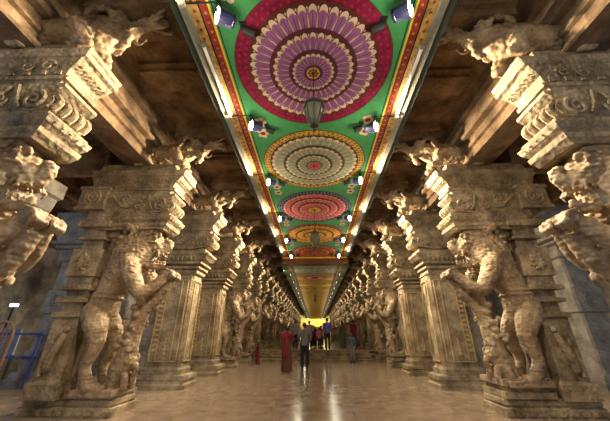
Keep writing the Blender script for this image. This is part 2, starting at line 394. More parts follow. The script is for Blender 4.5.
def pillar_A_parts(ped):
    P = {}
    bm = bmesh.new()
    loft(bm, [(0, -.95, .80, .42), (.13, -.95, .80, .42), (.15, -.90, .75, .38), (.18, -.92, .78, .40), (.25, -.92, .78, .40), (.28, -.88, .74, .36)], ch=.05)
    for k in range(10): box(bm, -.9 + .18 * k, -.8 + .18 * k, -.455, -.42, .03, .1)
    P['plinth'] = bm
    bm = bmesh.new()                                   # tiers beneath the beast
    z = .28
    n = max(1, round((ped - .28) / .11)); d = (ped - .28) / n
    for i in range(n):
        o = .0 if i % 2 else .06
        box(bm, -.06 - o, .76 + o - .06, -.34 - o * .7, .34 + o * .7, z, z + d * 1.02); z += d
    P['pedestal'] = bm
    bm = bmesh.new()                                   # shaft
    x0, x1, h = -.78, -.27, .28
    loft(bm, [(.26, x0 - .07, x1 + .05, h + .06), (.5, x0 - .07, x1 + .05, h + .06), (.56, x0, x1, h), (1.62, x0, x1, h), (1.64, x0 - .05, x1 + .04, h + .05), (1.72, x0 - .05, x1 + .04, h + .05),
              (1.74, x0 + .05, x1 - .05, h - .05), (1.9, x0 + .05, x1 - .05, h - .05), (1.92, x0 - .06, x1 + .04, h + .05), (2.0, x0 - .06, x1 + .04, h + .05), (2.02, x0 + .04, x1 - .03, h - .04), (2.14, x0 + .04, x1 - .03, h - .04),
              (2.16, x0 - .09, x1 + .05, h + .08), (2.24, x0 - .09, x1 + .05, h + .08), (2.26, x0, x1, h), (2.42, x0, x1, h), (2.44, x0 - .05, x1 + .04, h + .05), (3.02, x0 - .05, x1 + .04, h + .05), (3.04, x0 + .04, x1 - .03, h - .04),
              (3.22, x0 + .04, x1 - .03, h - .04), (3.24, x0 - .04, x1 + .04, h + .04), (3.3, x0 - .04, x1 + .04, h + .04), (3.32, x0 + .03, x1 - .03, h - .03), (3.5, x0 + .03, x1 - .03, h - .03), (3.52, x0 - .1, x1 + .1, h + .1), (3.66, x0 - .13, x1 + .1, h + .12),
              (3.68, x0 - .02, x1 + .02, h + .02), (3.98, x0 - .02, x1 + .02, h + .02)])
    P['shaft'] = bm
    bm = bmesh.new()
    for s in (-1, 1):
        y = s * (h + .055)
        for k in range(9):
            a = 2 * PI * k / 9; tube(bm, [(-.525, y, 2.73), (-.525 + .1 * math.cos(a), y * 1.04, 2.73 + .12 * math.sin(a)), (-.525 + .17 * math.cos(a + .3), y, 2.73 + .2 * math.sin(a + .3))], [.03, .045, .015], 6)
        ball(bm, (-.525, y, 2.73), .05, seg=8)
    P['lotus_relief'] = bm
    bm = bmesh.new()
    for s in (-1, 1):
        y = s * (h + .055)
        # leaping figure low relief on the shaft
        tube(bm, [(-.6, y - s * .05, .7), (-.56, y, .95), (-.48, y, 1.15), (-.42, y, 1.35)], [.06, .08, .07, .05], 8)
        tube(bm, [(-.5, y, 1.1), (-.62, y, 1.2), (-.58, y, 1.35)], .035, 6); tube(bm, [(-.58, y, .95), (-.7, y - s * .02, .8), (-.66, y, .62)], .04, 6); ball(bm, (-.4, y, 1.42), .055, seg=8)
    P['leaping_figure'] = bm
    bm = bmesh.new()
    loft(bm, [(.28, -.26, -.02, .16), (.5, -.26, -.02, .16), (.52, -.21, -.06, .12), (3.3, -.21, -.06, .12), (3.34, -.26, -.02, .17), (3.42, -.26, -.02, .17), (3.5, -.22, -.05, .14)])
    P['colonnette'] = bm
    bm = bmesh.new()
    loft(bm, [(3.47, -.5, 1.0, .36), (3.53, -.52, 1.06, .38), (3.55, -.52, 1.08, .40), (3.62, -.52, 1.10, .40), (3.63, -.50, 1.06, .37), (3.70, -.56, 1.14, .42), (3.78, -.56, 1.18, .44), (3.79, -.52, 1.1, .4), (3.85, -.52, 1.12, .4)])
    for k in range(5): spiral(bm, (1.14, -.3 + .15 * k, 3.72), .035, 1, .014)
    sq(bm, .8)
    P['capital'] = bm
    sq(P['plinth'], .95, .14); sq(P['pedestal'], 1, .1)
    return P

def pillar_B_parts():
    P = {}
    bm = bmesh.new()
    loft(bm, [(0, -.66, .88, .46), (.1, -.66, .88, .46), (.12, -.6, .82, .42), (.2, -.6, .82, .42), (.22, -.63, .85, .44), (.31, -.63, .85, .44), (.34, -.56, .76, .38)], ch=.04)
    P['plinth'] = bm
    bm = bmesh.new()
    x0, x1, h = -.40, .64, .34
    loft(bm, [(.3, x0 - .07, x1 + .05, h + .05), (.46, x0 - .07, x1 + .05, h + .05), (.52, x0, x1, h), (3.02, x0, x1, h), (3.04, x0 - .03, x1 + .03, h + .03), (3.08, x0 - .03, x1 + .03, h + .03)], ch=.07)
    P['shaft'] = bm
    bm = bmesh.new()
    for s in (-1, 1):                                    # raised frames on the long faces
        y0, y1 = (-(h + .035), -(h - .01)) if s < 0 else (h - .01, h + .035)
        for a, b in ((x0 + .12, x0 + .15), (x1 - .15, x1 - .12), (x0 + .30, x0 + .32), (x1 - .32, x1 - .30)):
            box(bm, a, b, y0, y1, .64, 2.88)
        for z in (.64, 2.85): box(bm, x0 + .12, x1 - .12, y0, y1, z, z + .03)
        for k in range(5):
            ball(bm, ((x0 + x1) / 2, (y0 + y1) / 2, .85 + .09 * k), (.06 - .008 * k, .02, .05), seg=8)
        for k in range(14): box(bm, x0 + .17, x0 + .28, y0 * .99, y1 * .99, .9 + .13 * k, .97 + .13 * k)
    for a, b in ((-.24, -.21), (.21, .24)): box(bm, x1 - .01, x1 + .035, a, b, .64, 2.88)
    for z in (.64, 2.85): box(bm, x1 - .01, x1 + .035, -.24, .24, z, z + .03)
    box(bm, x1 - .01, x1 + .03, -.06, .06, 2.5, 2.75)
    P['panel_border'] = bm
    bm = bmesh.new()                                     # engaged pilaster behind
    loft(bm, [(.3, -.72, -.36, .3), (.5, -.72, -.36, .3), (.52, -.66, -.36, .25), (2.2, -.66, -.36, .25), (2.22, -.72, -.36, .3), (2.34, -.72, -.36, .3), (2.36, -.66, -.36, .25), (3.5, -.66, -.36, .25), (3.9, -.74, -.36, .3)])
    for k in range(12): box(bm, -.60, -.46, -.275, -.24, .7 + .12 * k, .77 + .12 * k)
    P['pilaster'] = bm
    bm = bmesh.new()
    cushions(bm, -.42, .66, .35, 3.06, .13, [.06, .12, .19])
    loft(bm, [(3.44, -.5, .74, .38), (3.52, -.58, .9, .44), (3.6, -.62, .98, .47), (3.62, -.56, .92, .44), (3.66, -.6, 1.0, .46), (3.72, -.6, 1.02, .46), (3.74, -.5, .9, .4), (3.86, -.5, .86, .38)])
    for k in range(8): tube(bm, [(-.36 + .14 * k, -.40, 3.46), (-.36 + .14 * k, -.46, 3.52), (-.36 + .14 * k, -.46, 3.6)], .03, 6)
    P['capital'] = bm
    sq(P['plinth'], 1, .16); sq(P['shaft'], 1, .14); sq(P['pilaster'], 1, .14); sq(P['capital'], .85, .1); sq(P['panel_border'], 1, .14)
    return P

YALI = yali_mesh(); BRK = bracket_mesh()
YALI_R, BRK_R = mirrored(YALI), mirrored(BRK)
MESH = {}
for side in 'LR':
    mir = side == 'R'
    for kind in 'AB':
        parts = pillar_A_parts(.36 if side == 'L' else .58) if kind == 'A' else pillar_B_parts()
        c, m_, a, ro = top_parts(); parts['rosette'] = ro; parts['corbel'] = c; parts['medallion_block'] = m_; parts['abacus'] = a
        for nm, bm in parts.items():
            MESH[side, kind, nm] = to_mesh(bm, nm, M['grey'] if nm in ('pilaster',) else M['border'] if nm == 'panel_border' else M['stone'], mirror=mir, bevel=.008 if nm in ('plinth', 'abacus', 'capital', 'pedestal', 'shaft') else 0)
            bm.free()
SUB = {'rosette': 'medallion_block', 'panel_border': 'shaft', 'lotus_relief': 'shaft', 'leaping_figure': 'shaft'}
def pillar(side, kind, n, label, group, lift=0, sz=1):
    x = -CX_L if side == 'L' else CX_R
    t = thing('carved_pillar', label, 'pillar', (x, (YL if side == 'L' else YR)(n), lift), group)
    t.scale = (1, 1, sz); made = {}
    for (s, k, nm), me in MESH.items():
        if s == side and k == kind and nm not in SUB:
            po = obj(nm, me, t); made[nm] = po
            if side == 'R' and nm in ('abacus', 'corbel', 'capital', 'medallion_block'): po.location.x = .16 if nm != 'capital' else .1
    for nm, par in SUB.items():
        if (side, kind, nm) in MESH: obj(nm, MESH[side, kind, nm], made[par])
    if kind == 'A':
        y = obj('rearing_beast', YALI if side == 'L' else YALI_R, t)
        if side == 'R': y.location.z = .16; y.scale.z = .95; y.location.x = .1
    b = obj('bracket_beast', BRK if side == 'L' else BRK_R, t); b.location.y = -.05; b.location.z = .2
    return t
KIND = {0: 'A', 1: 'A', 2: 'B', 3: 'B', 4: 'A', 5: 'A', 6: 'B'}
LAB = {
 ('L', 0): 'carved pillar cut off by the left edge of the photo, beast head with open jaws',
 ('L', 1): 'large carved pillar with whole rearing beast, left foreground',
 ('L', 2): 'plain rectangular shafted pillar directly behind the left foreground beast pillar',
 ('L', 3): 'plain shafted pillar standing farther back of the two plain ones on the left',
 ('L', 4): 'carved beast pillar just past the two plain shafts on the left',
 ('L', 5): 'carved beast pillar by the left end of the steps, near the red clothed child',
 ('R', 0): 'carved pillar cut off by the right edge of the photo, beast head and paws',
 ('R', 1): 'large carved pillar with whole rearing beast, right foreground',
 ('R', 2): 'plain rectangular shafted pillar directly behind the right foreground beast pillar',
 ('R', 3): 'plain shafted pillar standing farther back of the two plain ones on the right',
 ('R', 4): 'carved beast pillar just past the two plain shafts on the right',
 ('R', 5): 'carved beast pillar by the right end of the steps, beside the grey clothed person',
}
ZS = (ZR - UP) / ZR
for side in 'LR':
    sn = 'left' if side == 'L' else 'right'
    for n in range(NPIL):
        k = KIND.get(n, 'B' if n % 3 == 0 else 'A')
        lab = LAB.get((side, n)) or ('first carved pillar standing on the raised floor, %s row' % sn if n == 6 else 'distant carved stone pillar on the raised floor, %s row' % sn)
        pillar(side, k, n, lab, 'carved pillars of the %s row' % sn if n < 7 else 'distant pillars of the %s row' % sn, UP if n >= 6 else 0, ZS if n >= 6 else 1)

# ------------------------------------------------------------------ outer aisle columns
def outer_mesh(kind=0):
    P = {}
    bm = bmesh.new(); loft(bm, [(0, -.62, .62, .5), (.18, -.62, .62, .5), (.22, -.56, .56, .44), (.34, -.56, .56, .44), (.38, -.5, .5, .4)]); P['plinth'] = bm
    bm = bmesh.new()
    loft(bm, [(.36, -.46, .46, .38), (.9, -.46, .46, .38), (.94, -.38, .38, .3), (1.9, -.38, .38, .3), (1.94, -.44, .44, .36), (2.6, -.44, .44, .36), (2.64, -.36, .36, .3), (3.5, -.36, .36, .3), (3.56, -.46, .46, .4), (3.8, -.46, .46, .4)], ch=.05)
    for s in (-1, 1): rosette(bm, 0, s * .37, 2.27, .2)
    P['shaft'] = bm
    bm = bmesh.new(); cushions(bm, -.42, .42, .36, 3.78, .14, [.05, .14, .24]); loft(bm, [(4.18, -.6, .6, .44), (4.4, -.75, .75, .46), (4.75, -.8, .8, .48), (4.8, -.9, .9, .52), (5.2, -.9, .9, .52)]); P['capital'] = bm
    return {k: to_mesh(b, k, M['grey'], bevel=.01) for k, b in P.items()}
OM = outer_mesh()
OUTX = 8.0
for side in (-1, 1):
    sn = 'left' if side < 0 else 'right'
    for n in range(-1, 8):
        if n == 2: lab = 'bluish grey aisle column seen just outside the %s foreground beast pillar' % sn
        elif n == 3: lab = 'grey aisle column showing between the pillars behind the %s foreground beast' % sn
        else: lab = 'grey stone column of the outer %s aisle, mostly hidden by the front row' % sn
        t = thing('aisle_column', lab, 'column', (side * OUTX, YN(n) + .1, 0), 'outer columns of the %s aisle' % sn)
        for k, me in OM.items(): obj(k, me, t)

# ------------------------------------------------------------------ shell
def slab(name, x0, x1, y0, y1, z0, z1, mat, label=None):
    bm = bmesh.new(); box(bm, x0, x1, y0, y1, z0, z1); return struct(build(name, bm, mat), label)
YE = 72.0
YS = 17.1                                               # foot of the steps
slab('floor', -14, 14, -8, YE + 1, -.3, 0, M['floor'], 'polished stone floor of the hall')
# raised floor
bm = bmesh.new(); box(bm, -14, 14, YS + 1.2, YE + 1, .0, UP)
o = struct(build('floor', bm, M['floor']), 'raised stone floor beyond the steps')
st = thing('stone_steps', 'broad flight of stone steps across the corridor below the visitors', 'steps', (0, YS, 0))
for k in range(4):
    bm = bmesh.new(); z = UP * (k + 1) / 4
    loft(bm, [(0 if k == 0 else UP * k / 4, -3.3, 3.0, k * .3, 1.2), (z - .04, -3.3, 3.0, k * .3, 1.2), (z - .035, -3.32, 3.02, k * .3 - .025, 1.2), (z, -3.32, 3.02, k * .3 - .025, 1.2)])
    build('step', bm, M['stone'], st)
for s in (-1, 1):                                       # striped platform edge beside the steps
    xa, xb = (-8, -3.35) if s < 0 else (3.05, 8)
    bm = bmesh.new(); loft(bm, [(0, xa, xb, YS + .9, YS + 1.25), (.12, xa, xb, YS + .9, YS + 1.25), (.14, xa, xb, YS + 1.0, YS + 1.25), (.24, xa, xb, YS + 1.0, YS + 1.25), (.26, xa, xb, YS + .9, YS + 1.25), (.36, xa, xb, YS + .9, YS + 1.25), (.38, xa, xb, YS + 1.05, YS + 1.25), (.48, xa, xb, YS + 1.05, YS + 1.25), (.5, xa, xb, YS + .88, YS + 1.25), (UP + .003, xa, xb, YS + .88, YS + 1.25)])
    struct(build('trim_%d' % (1 if s < 0 else 2), bm, M['stone']), 'moulded stone platform edge %s of the steps' % ('left' if s < 0 else 'right'))
# side roofs
for s in (-1, 1):
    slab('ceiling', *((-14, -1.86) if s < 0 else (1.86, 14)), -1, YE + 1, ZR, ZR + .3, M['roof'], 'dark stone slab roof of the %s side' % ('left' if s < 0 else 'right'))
tr = 3
def beam(x0, x1, y0, y1, z0, z1, lev, label):
    """long beam with stepped mouldings towards its lower edge"""
    global tr
    bm = bmesh.new()
    if (x1 - x0) < (y1 - y0):
        L = [(z0 + (z1 - z0) * f, x0 - o, x1 + o, y0, y1) for f, o in lev]
    else: L = [(z0 + (z1 - z0) * f, x0, x1, y0 - o, y1 + o) for f, o in lev]
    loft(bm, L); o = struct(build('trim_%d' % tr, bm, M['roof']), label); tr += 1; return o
LEV = [(0, 0), (.28, 0), (.3, .07), (.42, .07), (.44, .02), (.62, .02), (.64, .16), (.78, .16), (.8, .1), (1, .1)]
for s in (-1, 1):
    c = -CX_L if s < 0 else CX_R
    sn = 'left' if s < 0 else 'right'
    beam(c - .3, c + .3, -1, YE, 5.2, 5.95, LEV, 'moulded stone beam running along the %s row of pillars' % sn)
    beam(c + s * .4 - .75, c + s * .4 + .75, -1, YE, 5.95, ZR + .02, [(0, 0), (.4, .0), (.42, .12), (1, .12)], 'stepped upper beam over the %s row of pillars' % sn)
    beam(s * OUTX - .4, s * OUTX + .4, -1, 28, 5.2, ZR + .02, LEV, 'stone beam over the outer %s columns' % sn)
    xi = c - s * 1.1
    for n in range(NPIL):
        y = (YL if s < 0 else YR)(n)
        xa, xb = sorted((s * 1.9, xi + s * .3))
        beam(xa, xb, y - .30, y + .30, 6.02, ZR + .02, [(0, 0), (.35, 0), (.4, .08), (1, .08)], 'roof beam above the bracket beasts, %s side' % sn)
        if n < 12:
            beam(xa, xb, y + 1.1, y + 1.6, 6.25, ZR + .02, [(0, 0), (.45, 0), (.5, .1), (1, .1)], 'thin cross beam between two brackets, %s side' % sn)
            xa, xb = sorted((c + s * .8, s * OUTX))
            beam(xa, xb, y - .28, y + .28, 5.2, ZR + .02, LEV, 'cross beam over the %s aisle' % sn)
            # small carved bosses under the long beam
            bm = bmesh.new()
    for k in range(6):
        xx = s * (5.35 + .42 * k)
        beam(xx - .05, xx + .05, -1, 30, ZR - .12, ZR + .02, [(0, 0), (1, 0)], 'roof joint rib over the %s aisle' % sn)
# outer walls with openings to daylight
for s in (-1, 1):
    x = 13.0; nm = 'wall_left' if s < 0 else 'wall_right'
    bm = bmesh.new(); ys = [-8, 3.2, 5.8, 9.8, 12.2, 17, 19, YE + 1]
    xa, xb = sorted((s * x, s * (x + .6)))
    box(bm, xa, xb, 6.5, YE + 1, 0, ZR)
    box(bm, xa, xb, -8, 6.5, 0, .8)
    box(bm, xa, xb, -8, 6.5, 5.0, ZR)
    for y in (-8, -4.6, -1, 2.6, 6.1): box(bm, xa, xb, y, y + .5, 0, ZR)
    struct(build(nm, bm, M['grey']), 'dark outer stone wall with openings')
slab('wall_back', -14, 14, YE, YE + .5, 0, 8, M['gilt'], 'bright yellow wall at the far end of the corridor')

# ------------------------------------------------------------------ painted ceiling with mandalas
YB = 15.35
mats = ['green', 'crimson', 'cream', 'purple', 'plum', 'gold', 'sage', 'sage_dark', 'ochre', 'navy', 'pink', 'rose', 'brown', 'redband', 'goldband', 'yellow', 'dark_red', 'dull_green', 'black', 'orange', 'dark_edge']
MI = {n: i for i, n in enumerate(mats)}
bm = bmesh.new()
box(bm, -1.86, 1.86, -1, YB, ZP, ZP + .16, MI['green'])
def disc(cx, cy, r, z, mi, seg=64):
    vs = [bm.verts.new((cx + r * math.cos(2 * PI * k / seg), cy + r * math.sin(2 * PI * k / seg), z)) for k in range(seg)]
    bm.faces.new(vs[::-1]).material_index = mi
def petals(cx, cy, ri, ro, n, z, outline, tipc, body, vein):
    def pet(a, w, r0, r1, zz, mi):
        pts = []
        for t, ww in ((0, .62), (.5, .85), (.78, .98), (.9, .8), (.97, .42), (1, 0), (.97, -.42), (.9, -.8), (.78, -.98), (.5, -.85), (0, -.62)):
            r = r0 + (r1 - r0) * t; aa = a + ww * w
            pts.append(bm.verts.new((cx + r * math.cos(aa), cy + r * math.sin(aa), zz)))
        bm.faces.new(pts[::-1]).material_index = mi
    w = PI / n
    for k in range(n):
        a = 2 * PI * k / n
        pet(a + w, w * .98, ri, ri + (ro - ri) * .93, z, outline)
        pet(a + w, w * .8, ri, ri + (ro - ri) * .9, z - .002, tipc)
        pet(a, w * 1.0, ri, ro, z - .004, outline)
        pet(a, w * .84, ri, ri + (ro - ri) * .965, z - .006, tipc)
        pet(a, w * .88, ri, ri + (ro - ri) * .80, z - .008, body)
        pet(a, w * .06, ri, ri + (ro - ri) * .74, z - .010, vein)
def dots(cx, cy, r, n, s, z, mi):
    for k in range(n):
        a = 2 * PI * k / n; disc(cx + r * math.cos(a), cy + r * math.sin(a), s, z, mi, 6)
def mandala(cy, R, oc, od, rings, centre, cols, cx=0, n0=40):
    z = ZP - .004
    disc(cx, cy, R, z, MI['brown']); disc(cx, cy, R * .985, z - .003, MI[oc])
    r0 = rings[0]
    dots(cx, cy, R * (.012 + r0 * .4 + .6), 72, R * .018, z - .006, MI[od]); dots(cx, cy, R * (r0 * .75 + .25), 64, R * .02, z - .006, MI[od])
    z -= .008
    for i, r in enumerate(rings):
        nxt = rings[i + 1] if i + 1 < len(rings) else centre
        c = cols[i % len(cols)]
        disc(cx, cy, R * (r + .012), z - .001, MI['brown'])
        petals(cx, cy, R * nxt * .9, R * r, n0 - 8 * i, z - .004, MI[c[0]], MI[c[1]], MI[c[2]], MI[c[3]])
        z -= .018
        disc(cx, cy, R * (nxt + .035), z, MI[c[0]]); z -= .003
    disc(cx, cy, R * centre, z, MI['gold' if cols[0][2] in ('purple', 'pink', 'orange') else 'pink'])
    dots(cx, cy, R * centre * .6, 8, R * .018, z - .003, MI['brown']); disc(cx, cy, R * centre * .3, z - .004, MI['plum'])
R0 = 1.297
PUR = ('plum', 'cream', 'purple', 'plum'); SAG = ('sage_dark', 'cream', 'sage', 'sage_dark'); PNK = ('dark_red', 'rose', 'pink', 'dark_red'); ORA = ('brown', 'ochre', 'orange', 'dark_red'); RED = ('brown', 'orange', 'dark_red', 'plum')
mandala(3.32, R0, 'crimson', 'dark_red', [.82, .53, .28], .085, [PUR], n0=40)
mandala(3.32 + 2.79, R0 * 1.0, 'gold', 'brown', [.86, .58, .34], .13, [SAG], n0=36)
mandala(3.32 + 2 * 2.79, R0, 'navy', 'sage', [.86, .64, .42], .17, [PNK], n0=36)
mandala(3.32 + 3 * 2.79, R0, 'crimson', 'ochre', [.9, .62, .36], .15, [ORA], n0=30)
mandala(3.32 + 4 * 2.79, R0, 'navy', 'orange', [.88, .6, .34], .14, [RED], n0=30)
# painted corner motifs
for i in range(5):
    for s in (-1, 1):
        for e in (-1, 1):
            cx, cy = s * 1.12, 3.32 + 2.79 * i + e * 1.22
            for k in range(5):
                a = k * 2 * PI / 5; disc(cx + .075 * math.cos(a), cy + .1 * math.sin(a), .055, ZP - .004 - .0005 * k, MI['cream'], 8)
            disc(cx, cy, .06, ZP - .008, MI['dark_red'], 8)
# border bands
def strip(x0, x1, mi, z, y0=-1, y1=YB):
    for s in (-1, 1):
        a, b = sorted((s * x0, s * x1)); vs = [bm.verts.new(p) for p in ((a, y0, z), (b, y0, z), (b, y1, z), (a, y1, z))]
        bm.faces.new(vs[::-1]).material_index = mi
strip(1.36, 1.375, MI['black'], ZP - .005); strip(1.40, 1.43, MI['yellow'], ZP - .005)
strip(1.43, 1.54, MI['redband'], ZP - .006); strip(1.54, 1.56, MI['black'], ZP - .007); strip(1.56, 1.70, MI['goldband'], ZP - .008)
y = -.9
while y < YB:
    for s in (-1, 1):
        disc(s * 1.485, y, .022, ZP - .010, MI['goldband'], 6); disc(s * 1.63, y + .1, .025, ZP - .012, MI['redband'], 6)
    y += .13
bm.normal_update()
me = bpy.data.meshes.new('ceiling'); bm.to_mesh(me); bm.free()
for n in mats: me.materials.append(M[n])
struct(obj('ceiling', me), 'green painted ceiling with a row of round lotus mandalas')
# pale cornice rails
for s in (-1, 1):
    bm = bmesh.new(); xa, xb = sorted((s * 1.70, s * 1.80)); box(bm, xa, xb, -1, YB, ZP - .07, ZP)
    xa, xb = sorted((s * 1.80, s * 1.92)); box(bm, xa, xb, -1, YB, ZP - .02, ZP + .3, 1)
    struct(build('trim_%d' % tr, bm, [M['cornice'], M['dark_edge']]), 'pale moulding along the %s edge of the painted ceiling' % ('left' if s < 0 else 'right')); tr += 1
# beam across and the lower ceiling beyond
bm = bmesh.new(); box(bm, -1.8, 1.8, YB, YB + .5, 4.96, ZR, 0); box(bm, -1.8, 1.8, YB - .02, YB, ZP - .13, ZP - .05, 1)
struct(build('trim_%d' % tr, bm, [M['brown'], M['orange']]), 'dark beam across the end of the painted ceiling'); tr += 1
ZF = 4.97
bm = bmesh.new()
box(bm, -1.95, 1.95, YB + .5, YE, ZF, ZR + .1, MI['dull_green'])
xw = 1.25
k = 0; y = YB + .55
while y < YE - 1:
    col = ['sage', 'ochre', 'yellow', 'ochre', 'yellow'][k % 5] if k else 'sage'
    L = 2.3 if k == 0 else 2.6
    vs = [bm.verts.new(p) for p in ((-xw, y, ZF - .004), (xw, y, ZF - .004), (xw, y + L - .12, ZF - .004), (-xw, y + L - .12, ZF - .004))]
    bm.faces.new(vs[::-1]).material_index = MI['yellow' if k > 1 else ('sage' if k == 0 else 'ochre')]
    if k == 0:
        for q in range(7): disc(-1.1 + .36 * q, y + 1.0, .17, ZF - .008, MI['sage_dark'], 12); disc(-1.1 + .36 * q, y + 1.0, .11, ZF - .010, MI['cream'], 12)
    else:
        disc(0, y + L / 2, .85, ZF - .008, MI['pink' if k == 1 else 'orange'], 32); disc(0, y + L / 2, .6, ZF - .011, MI['rose' if k == 1 else 'yellow'], 32); disc(0, y + L / 2, .3, ZF - .014, MI['dark_red' if k == 1 else 'ochre'], 24)
    y += L; k += 1
strip(1.3, 1.36, MI['redband'], ZF - .005, YB + .5, YE); strip(1.4, 1.6, MI['goldband'], ZF - .006, YB + .5, YE)
me = bpy.data.meshes.new('ceiling'); bm.to_mesh(me); bm.free()
for n in mats: me.materials.append(M[n])
struct(obj('ceiling', me), 'lower yellow painted ceiling running on to the far wall')

# ------------------------------------------------------------------ tubes, lanterns, floodlights
for s, y0, y1 in ((-1, 2.75, 4.22), (1, 2.9, 4.35)):
    sn = 'left' if s < 0 else 'right'
    t = thing('tube_light', 'long cream tube light fixed along the %s edge of the painted ceiling' % sn, 'light', (s * 1.66, (y0 + y1) / 2, ZP - .08), 'tube lights on the ceiling edge')
    L = (y1 - y0) / 2
    bm = bmesh.new(); box(bm, -.035, .035, -L, L, .02, .075); build('batten', bm, M['cornice'], t)
    bm = bmesh.new(); tube(bm, [(0, -L + .03, 0), (0, L - .03, 0)], .026, 10, 1); build('tube', bm, M['tube'], t, smooth=True)
    for e in (-1, 1):
        bm = bmesh.new(); box(bm, -.03, .03, e * L - .025, e * L + .025, -.035, .03); build('end_cap', bm, M['cornice'], t)
def lantern(y, zt, label, sc=1, ztop=ZP):
    t = thing('hanging_lantern', label, 'lantern', (0, y, zt), 'lanterns hanging under the painted ceiling')
    h = (ztop - zt) / sc
    bm = bmesh.new(); tube(bm, [(0, 0, .02), (0, 0, h)], .008, 6, 1); lathe(bm, [(.045, h - .06), (.06, h - .03), (.06, h)], seg=12); build('rod', bm, M['metal'], t)
    bm = bmesh.new(); lathe(bm, [(.05, -.4), (.085, -.33), (.13, -.2), (.155, -.1), (.15, -.04), (.10, -.0)], seg=8); build('glass_body', bm, M['glass'], t)
    bm = bmesh.new()
    lathe(bm, [(.17, -.06), (.175, -.02), (.11, .03), (.05, .08), (.02, .1)], seg=8)
    for k in range(8):
        a = 2 * PI * k / 8; c, s_ = math.cos(a), math.sin(a)
        tube(bm, [(.155 * c, .155 * s_, -.08), (.135 * c, .135 * s_, -.2), (.09 * c, .09 * s_, -.33), (.055 * c, .055 * s_, -.4)], .008, 5, 1)
    lathe(bm, [(.015, -.54), (.03, -.51), (.02, -.48), (.07, -.44), (.075, -.41), (.055, -.39)], seg=10)
    build('frame', bm, M['lantern_metal'], t)
    t.scale = (sc, sc, sc)
lantern(3.32, 4.62, 'glass and metal lantern hanging from the centre of the large purple mandala')
lantern(3.32 + 2 * 2.79, 4.45, 'small dark lantern hanging below the pink mandala, seen against the orange one', 1.15)
lantern(24, 4.3, 'tiny lantern hanging far off under the yellow ceiling', 1, ZF)

def flood_proto():
    r = {}
    bm = bmesh.new(); lathe(bm, [(.05, .19), (.09, .17), (.105, .08), (.115, .0), (.118, -.015)], seg=16)
    for k in range(5): box(bm, -.07, .07, -.05 + .022 * k, -.042 + .022 * k, .15, .22)
    r['housing'] = (to_mesh(bm, 'housing', M['housing'], smooth=False), 1); bm.free()
    bm = bmesh.new(); lathe(bm, [(.1, -.018), (.1, -.01)], seg=20); r['lens'] = (to_mesh(bm, 'lens', M['lens']), 1); r['lens_far'] = (to_mesh(bm, 'lens', M['lens_far']), 1); bm.free()
    return r
FL = flood_proto()
def flood(x, y, z, tx, ty, tz, label, group, zc, power, far=False):
    """floodlight hung from an arm; its lamp throws a cone at the pillar"""
    s = -1 if x < 0 else 1
    t = thing('floodlight', label, 'light', (x, y, z), group)
    d = Vector((tx - x, ty - y, tz - z)).normalized()
    q = d.to_track_quat('-Z', 'Y')
    for nm in ('housing', 'lens'):
        o = obj(nm, FL['lens_far' if (far and nm == 'lens') else nm][0], t); o.rotation_mode = 'QUATERNION'; o.rotation_quaternion = q
        if far: o.scale = (.6, .6, .6)
    if not far:
        bm = bmesh.new(); top = Vector((s * (1.74) - x, -.05, ZP - .05 - z))
        tube(bm, [top, (0, -.02, .26), (0, 0, .16)], .012, 6, 1)
        ring(bm, (0, 0, .1), .13, .012, 'x', 12); build('arm', bm, M['metal'], t)
    else:
        bm = bmesh.new(); tube(bm, [(0, 0, zc - z), (0, 0, .1)], .02, 6, 1); build('stem', bm, M['metal'], t)
    L = bpy.data.lights.new('flood', 'SPOT'); L.energy = power; L.color = (1, .80, .54); L.spot_size = math.radians(98); L.spot_blend = .55; L.shadow_soft_size = .07
    lo = obj('spot_beam', L, t); lo.location = d * .06; lo.rotation_mode = 'QUATERNION'; lo.rotation_quaternion = q
    if not far or power > 0:
        P = bpy.data.lights.new('spill', 'POINT'); P.energy = power * SPILL * (1.6 if far else 1); P.color = (1, .88, .66); P.shadow_soft_size = .15
        po = obj('lamp_spill', P, t); po.location = (-s * .12, 0, -.4)
SPILL = .018
LY = [2.25, 4.35, 6.6, 9.25, 11.75, 14.4]
W = ['nearest', 'second', 'third', 'fourth', 'fifth', 'farthest']
PW = 860
for s in (-1, 1):
    sn = 'left' if s < 0 else 'right'
    px = -CX_L if s < 0 else CX_R
    for i, y in enumerate(LY):
        x = s * 1.24
        flood(x, y + (.12 if s > 0 and i == 1 else 0), 5.14, s * 3.0, y - 1.2, 4.65, '%s lit floodlight along the %s edge of the green ceiling' % (W[i], sn), 'floodlights under the green ceiling', ZP, PW)
        if i < 6:
            t = thing('spotlight', '%s small black spotlight beside the floodlights on the %s of the green ceiling' % (W[i], sn), 'light', (s * 1.0, y + .28, ZP - .12), 'small black spotlights')
            bm = bmesh.new(); tube(bm, [(0, 0, 0), (-s * .16, .06, -.02)], [.05, .065], 10, 1); build('housing', bm, M['metal'], t)
            bm = bmesh.new(); tube(bm, [(0, 0, .115), (0, 0, 0)], .014, 6, 1); box(bm, -.05, .05, -.05, .05, .1, .118); build('mount', bm, M['metal'], t)
            D = bpy.data.lights.new('floor_fill', 'SPOT'); D.energy = 300; D.color = (1, .82, .6); D.spot_size = math.radians(118); D.spot_blend = .8; D.shadow_soft_size = .06  # added fill for floor and pillars, set into the black fixtures
            do = obj('spot_beam', D, t, (-s * .05, .0, -.09)); do.rotation_euler = (0, s * math.radians(-42), 0)
    n = 0; y = 17.35  # first flood of each far row is added to light the steps
    while y < 66:
        flood(s * 1.5, y, 4.75, s * 3.2, y - .5, 4.3, 'tiny distant floodlight in the %s row under the yellow ceiling' % sn, 'distant floodlights in the %s row' % sn, ZF, 330 if n < 9 else 520, True)
        n += 1; y = (YL if s < 0 else YR)(5 + (n if n < 9 else 9 + (n - 9) * 2))

